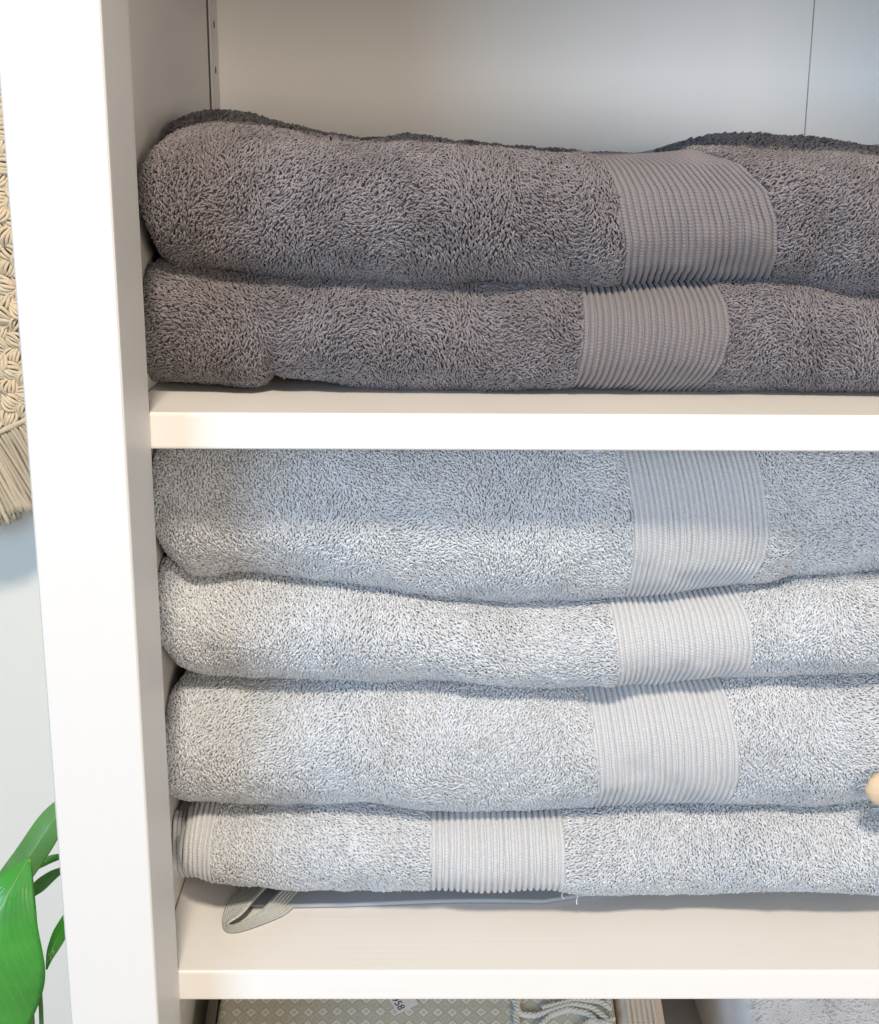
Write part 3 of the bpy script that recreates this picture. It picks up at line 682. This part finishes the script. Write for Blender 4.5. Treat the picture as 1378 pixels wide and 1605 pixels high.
for jr in range(28):
    for ic in range(-9, 16):
        uu = ic*0.0180+(0.009 if jr % 2 else 0); wv = 0.009+jr*0.0134
        p = o0+eu*uu+ew*wv
        if p[0] > XLIM-0.008 or p[0] < -0.58 or p[2] > o0[2]+0.37: continue
        ob = bpy.data.objects.new('stitch', protos[random.randrange(5)]); COL.objects.link(ob); ob.parent = hang
        q = p-o0
        ob.location = (q[0]+random.uniform(-.0012, .0012), random.uniform(-.0012, .0012), q[2]+random.uniform(-.001, .001))
        ob.rotation_euler = (random.uniform(-.3, .3), (-tilt+(0.75 if jr % 2 else -0.7)+random.uniform(-.3, .3)), random.uniform(-.3, .3))
        sc_ = random.uniform(1.10, 1.36); ob.scale = (sc_, sc_, sc_)
# lining behind the stitches: tilted slab clipped beside the bookcase
poly = []
for uu, wv in ((-0.14, 0.0), (0.13, 0.0), (0.13, 0.40), (-0.14, 0.40)):
    p = o0+eu*uu+ew*wv; poly.append([min(p[0], XLIM), p[2]])
bmv = [(a, YM+0.005, z) for a, z in poly]+[(a, YM+0.011, z) for a, z in poly]
me = bpy.data.meshes.new('lining'); me.from_pydata(bmv, [], [(0, 1, 2, 3), (7, 6, 5, 4), (0, 4, 5, 1), (1, 5, 6, 2), (2, 6, 7, 3), (3, 7, 4, 0)])
link('lining', me, M_BACKING, hang)
# header braid
hp = [o0+eu*uu+ew*(-0.002)+np.array([0, -0.003, 0]) for uu in np.linspace(-0.13, min(0.13, (XLIM-0.004-o0[0])/math.cos(tilt)), 14)]
cord('header_braid', hp, hang, 0.0030, M_YARN, turns=190)
for k in range(150):
    uu = -0.125+0.0014*k; st_ = o0+eu*uu+ew*(-0.003)+np.array([0, 0.0026*(k % 3), 0])
    if st_[0] > XLIM-0.003: break
    ln = 0.079+random.uniform(-.004, .004); dx = random.uniform(.40, .56)
    t = np.linspace(0, 1, 12)
    y = -0.002-0.003*np.sin(math.pi*t*0.9)*random.uniform(.3, 1.4)+random.uniform(-.0016, .0016)
    bow = random.uniform(-.004, .004)
    pts = np.stack([st_[0]+ln*(dx*t*(1.15-0.2*t))+bow*np.sin(math.pi*t), st_[1]+y, st_[2]-ln*0.98*t], 1)
    pts = pts[pts[:, 0] < XLIM]
    if len(pts) < 4: continue
    V, Q = tube(pts, 0.0022*np.linspace(0.85, 1.15, len(pts)), 7)
    link('fringe_strand', np_mesh('fringe_strand', V, Q, tint=np.full(len(V), random.uniform(-.8, .8))), M_YARN2, hang)
top = o0+np.array([-0.09, 0, 0.30])
V, Q = tube(np.array([top+np.array([-0.06, 0, 0]), top+np.array([0.0, 0.04, 0.20]), top+np.array([0.01, 0.08, 0.27])]), 0.003, 8)
link('hanging_cord', np_mesh('hanging_cord', V, Q, tint=np.zeros(len(V))), M_YARN, hang)

# ------------------------------------------------------------------ leafy plant at the lower left
def leaf_mat(name, col, rough):
    mt, nt, b = new_mat(name)
    uv = N(nt, 'ShaderNodeUVMap'); sx = N(nt, 'ShaderNodeSeparateXYZ'); nt.links.new(uv.outputs[0], sx.inputs[0])
    av = N(nt, 'ShaderNodeMath', operation='ABSOLUTE'); nt.links.new(sx.outputs[1], av.inputs[0])
    # veins sweep outwards and forwards: phase = u*k - |v|*c
    ph = N(nt, 'ShaderNodeMath', operation='MULTIPLY_ADD'); ph.inputs[1].default_value = -0.55
    nt.links.new(av.outputs[0], ph.inputs[0]); nt.links.new(sx.outputs[0], ph.inputs[2])
    fr = N(nt, 'ShaderNodeMath', operation='PINGPONG'); fr.inputs[1].default_value = 0.045; nt.links.new(ph.outputs[0], fr.inputs[0])
    lt = N(nt, 'ShaderNodeMapRange'); lt.inputs[1].default_value = 0.0; lt.inputs[2].default_value = 0.0045; lt.inputs[3].default_value = 1; lt.inputs[4].default_value = 0
    nt.links.new(fr.outputs[0], lt.inputs[0])
    mr = N(nt, 'ShaderNodeMapRange'); mr.inputs[1].default_value = 0.012; mr.inputs[2].default_value = 0.035; mr.inputs[3].default_value = 1; mr.inputs[4].default_value = 0
    nt.links.new(av.outputs[0], mr.inputs[0])
    mxm = N(nt, 'ShaderNodeMath', operation='MAXIMUM'); sc_ = N(nt, 'ShaderNodeMath', operation='MULTIPLY'); sc_.inputs[1].default_value = 0.45
    nt.links.new(lt.outputs[0], sc_.inputs[0]); nt.links.new(sc_.outputs[0], mxm.inputs[0]); nt.links.new(mr.outputs[0], mxm.inputs[1])
    tc = N(nt, 'ShaderNodeTexCoord'); nz = N(nt, 'ShaderNodeTexNoise'); nz.inputs['Scale'].default_value = 30; nz.inputs['Detail'].default_value = 5
    nt.links.new(tc.outputs['Object'], nz.inputs['Vector'])
    c1_ = N(nt, 'ShaderNodeMix', data_type='RGBA'); c1_.inputs[6].default_value = (*[c*0.55 for c in col], 1); c1_.inputs[7].default_value = (*[c*1.4 for c in col], 1)
    nt.links.new(nz.outputs[0], c1_.inputs[0])
    c2 = N(nt, 'ShaderNodeMix', data_type='RGBA'); c2.inputs[7].default_value = (0.32, 0.50, 0.16, 1)
    nt.links.new(mxm.outputs[0], c2.inputs[0]); nt.links.new(c1_.outputs[2], c2.inputs[6]); nt.links.new(c2.outputs[2], b.inputs['Base Color'])
    bp = N(nt, 'ShaderNodeBump'); bp.inputs['Strength'].default_value = 0.35; bp.inputs['Distance'].default_value = 0.0015
    nt.links.new(fr.outputs[0], bp.inputs['Height']); bp.inputs['Distance'].default_value = 0.006
    nt.links.new(bp.outputs[0], b.inputs['Normal'])
    n5 = N(nt, 'ShaderNodeTexNoise'); n5.inputs['Scale'].default_value = 55; n5.inputs['Detail'].default_value = 6
    nt.links.new(tc.outputs['Object'], n5.inputs['Vector']); mr5 = N(nt, 'ShaderNodeMapRange'); mr5.inputs[1].default_value = 0.3; mr5.inputs[2].default_value = 0.7
    mr5.inputs[3].default_value = rough-0.06; mr5.inputs[4].default_value = rough+0.22
    nt.links.new(n5.outputs[0], mr5.inputs[0]); nt.links.new(mr5.outputs[0], b.inputs['Roughness']); b.inputs['Specular IOR Level'].default_value = 0.7
    tr = N(nt, 'ShaderNodeBsdfTranslucent'); tr.inputs[0].default_value = (0.16, 0.48, 0.03, 1)
    ms = N(nt, 'ShaderNodeMixShader'); ms.inputs[0].default_value = 0.34
    out = nt.nodes['Material Output']
    nt.links.new(b.outputs[0], ms.inputs[1]); nt.links.new(tr.outputs[0], ms.inputs[2]); nt.links.new(ms.outputs[0], out.inputs[0])
    return mt
M_LEAF = leaf_mat('glossy_leaf', (0.075, 0.42, 0.06), 0.22); M_LEAF2 = leaf_mat('leaf_underside', (0.17, 0.42, 0.13), 0.36)
M_STEM = simple('stem_green', (0.10, 0.26, 0.05), 0.5)
PX0, PY0 = -0.40, 1.02
plant = empty('potted_plant', (PX0, PY0, 0.0)); tag(plant, 'broad glossy green leaves of a potted plant left of the bookcase', 'plant')
def leaf(name, mid, wl, wr, mat, fold=0.25, arch=0.0015):
    """mid: [(px,py,Y)] base to tip; wl / wr: half widths in photo pixels to the left and right of the midrib"""
    n = 48; t = np.linspace(0, len(mid)-1, n)
    Pm = resample(np.array([at(*q) for q in mid]), n)
    for _ in range(40): Pm[1:-1] = (Pm[:-2]+2*Pm[1:-1]+Pm[2:])/4
    T = np.gradient(Pm, axis=0); T /= np.linalg.norm(T, axis=1)[:, None]
    for _ in range(12): T[1:-1] = (T[:-2]+2*T[1:-1]+T[2:])/4
    vd = -FWD; sd = np.cross(T, vd); sd /= np.linalg.norm(sd, axis=1)[:, None]
    U = np.cross(sd, T)
    U *= np.sign(np.sum(U*vd, 1))[:, None]
    pxm = Pm[:, 1]/F_PX
    a = np.interp(t, range(len(mid)), wl)*pxm; b_ = np.interp(t, range(len(mid)), wr)*pxm
    for _ in range(30):
        a[1:-1] = (a[:-2]+2*a[1:-1]+a[2:])/4; b_[1:-1] = (b_[:-2]+2*b_[1:-1]+b_[2:])/4
    v = np.linspace(-1, 1, 21)
    wsel = np.where(v[None] < 0, a[:, None], b_[:, None])
    off = v[None]*wsel
    lift = -fold*np.abs(off)*(0.4+0.6*np.abs(v)[None]) + arch*np.sin(np.linspace(0, 9, n))[:, None]*np.abs(v)[None]
    G = Pm[:, None]+sd[:, None]*off[..., None]+U[:, None]*lift[..., None]
    L_ = np.concatenate([[0], np.cumsum(np.linalg.norm(np.diff(Pm, axis=0), axis=1))]); L_ /= L_[-1]
    uvv = np.stack([np.repeat(L_[:, None], 21, 1), np.repeat(v[None], n, 0)], -1).reshape(-1, 2)
    o = link(name, np_mesh(name, G.reshape(-1, 3), grid_quads(n, 21), True, uv=uvv), mat, plant)
    md = o.modifiers.new('thick', 'SOLIDIFY'); md.thickness = 0.0007; md.offset = 0
    base = Pm[0]
    e = np.array([PX0+random.uniform(-.015, .015), PY0+random.uniform(-.015, .015), 0.415])
    tt = np.linspace(0, 1, 16)[:, None]; c = np.array([base[0], base[1]+0.02, 0.46])
    V, Q = tube((1-tt)**2*base+2*tt*(1-tt)*c+tt**2*e, np.linspace(0.0016, 0.0034, 16), 8)
    link('stalk', np_mesh('stalk', V, Q), M_STEM, o)
# sd points to picture-left for a midrib running down, so 'wl' is the right-hand side there
leaf('leaf', [(46, 1345, .955), (14, 1396, .940), (-18, 1460, .928), (-34, 1535, .925), (-30, 1605, .935), (-2, 1690, .955)], [2, 50, 90, 114, 92, 1], [2, 38, 66, 76, 60, 1], M_LEAF)
leaf('leaf', [(-30, 1470, .985), (4, 1408, .985), (42, 1348, .99), (86, 1280, 1.0), (122, 1236, 1.02)], [6, 34, 26, 26, 2], [6, 20, 26, 24, 2], M_LEAF2, fold=0.35)
leaf('leaf', [(28, 1372, 1.04), (55, 1357, 1.04), (92, 1343, 1.05), (118, 1338, 1.06)], [3, 9, 6, 1], [3, 8, 5, 1], M_LEAF)
leaf('leaf', [(36, 1412, 1.03), (60, 1390, 1.03), (84, 1371, 1.04), (112, 1355, 1.05)], [3, 12, 9, 1], [3, 12, 8, 1], M_LEAF2)
leaf('leaf', [(110, 1440, 1.02), (92, 1466, 1.02), (80, 1492, 1.01), (73, 1520, 1.0)], [16, 13, 9, 1], [14, 13, 9, 1], M_LEAF)
leaf('leaf', [(-60, 1500, .99), (-90, 1420, .96), (-130, 1360, .95), (-170, 1330, .95)], [4, 46, 44, 2], [4, 46, 44, 2], M_LEAF)
# planter standing on the floor below the picture
ring = [(0.0, 0.0), (0.075, 0.0), (0.088, 0.02), (0.105, 0.40), (0.108, 0.43), (0.100, 0.43), (0.097, 0.40), (0.0, 0.405)]
a = np.linspace(0, 2*math.pi, 36, endpoint=False)
V = np.array([[(PX0+q*math.cos(t), PY0+q*math.sin(t), z) for t in a] for q, z in ring]).reshape(-1, 3)
link('planter', np_mesh('planter', V, grid_quads(len(ring), 36, True)), simple('planter_glaze', (0.55, 0.52, 0.47), 0.4), plant)
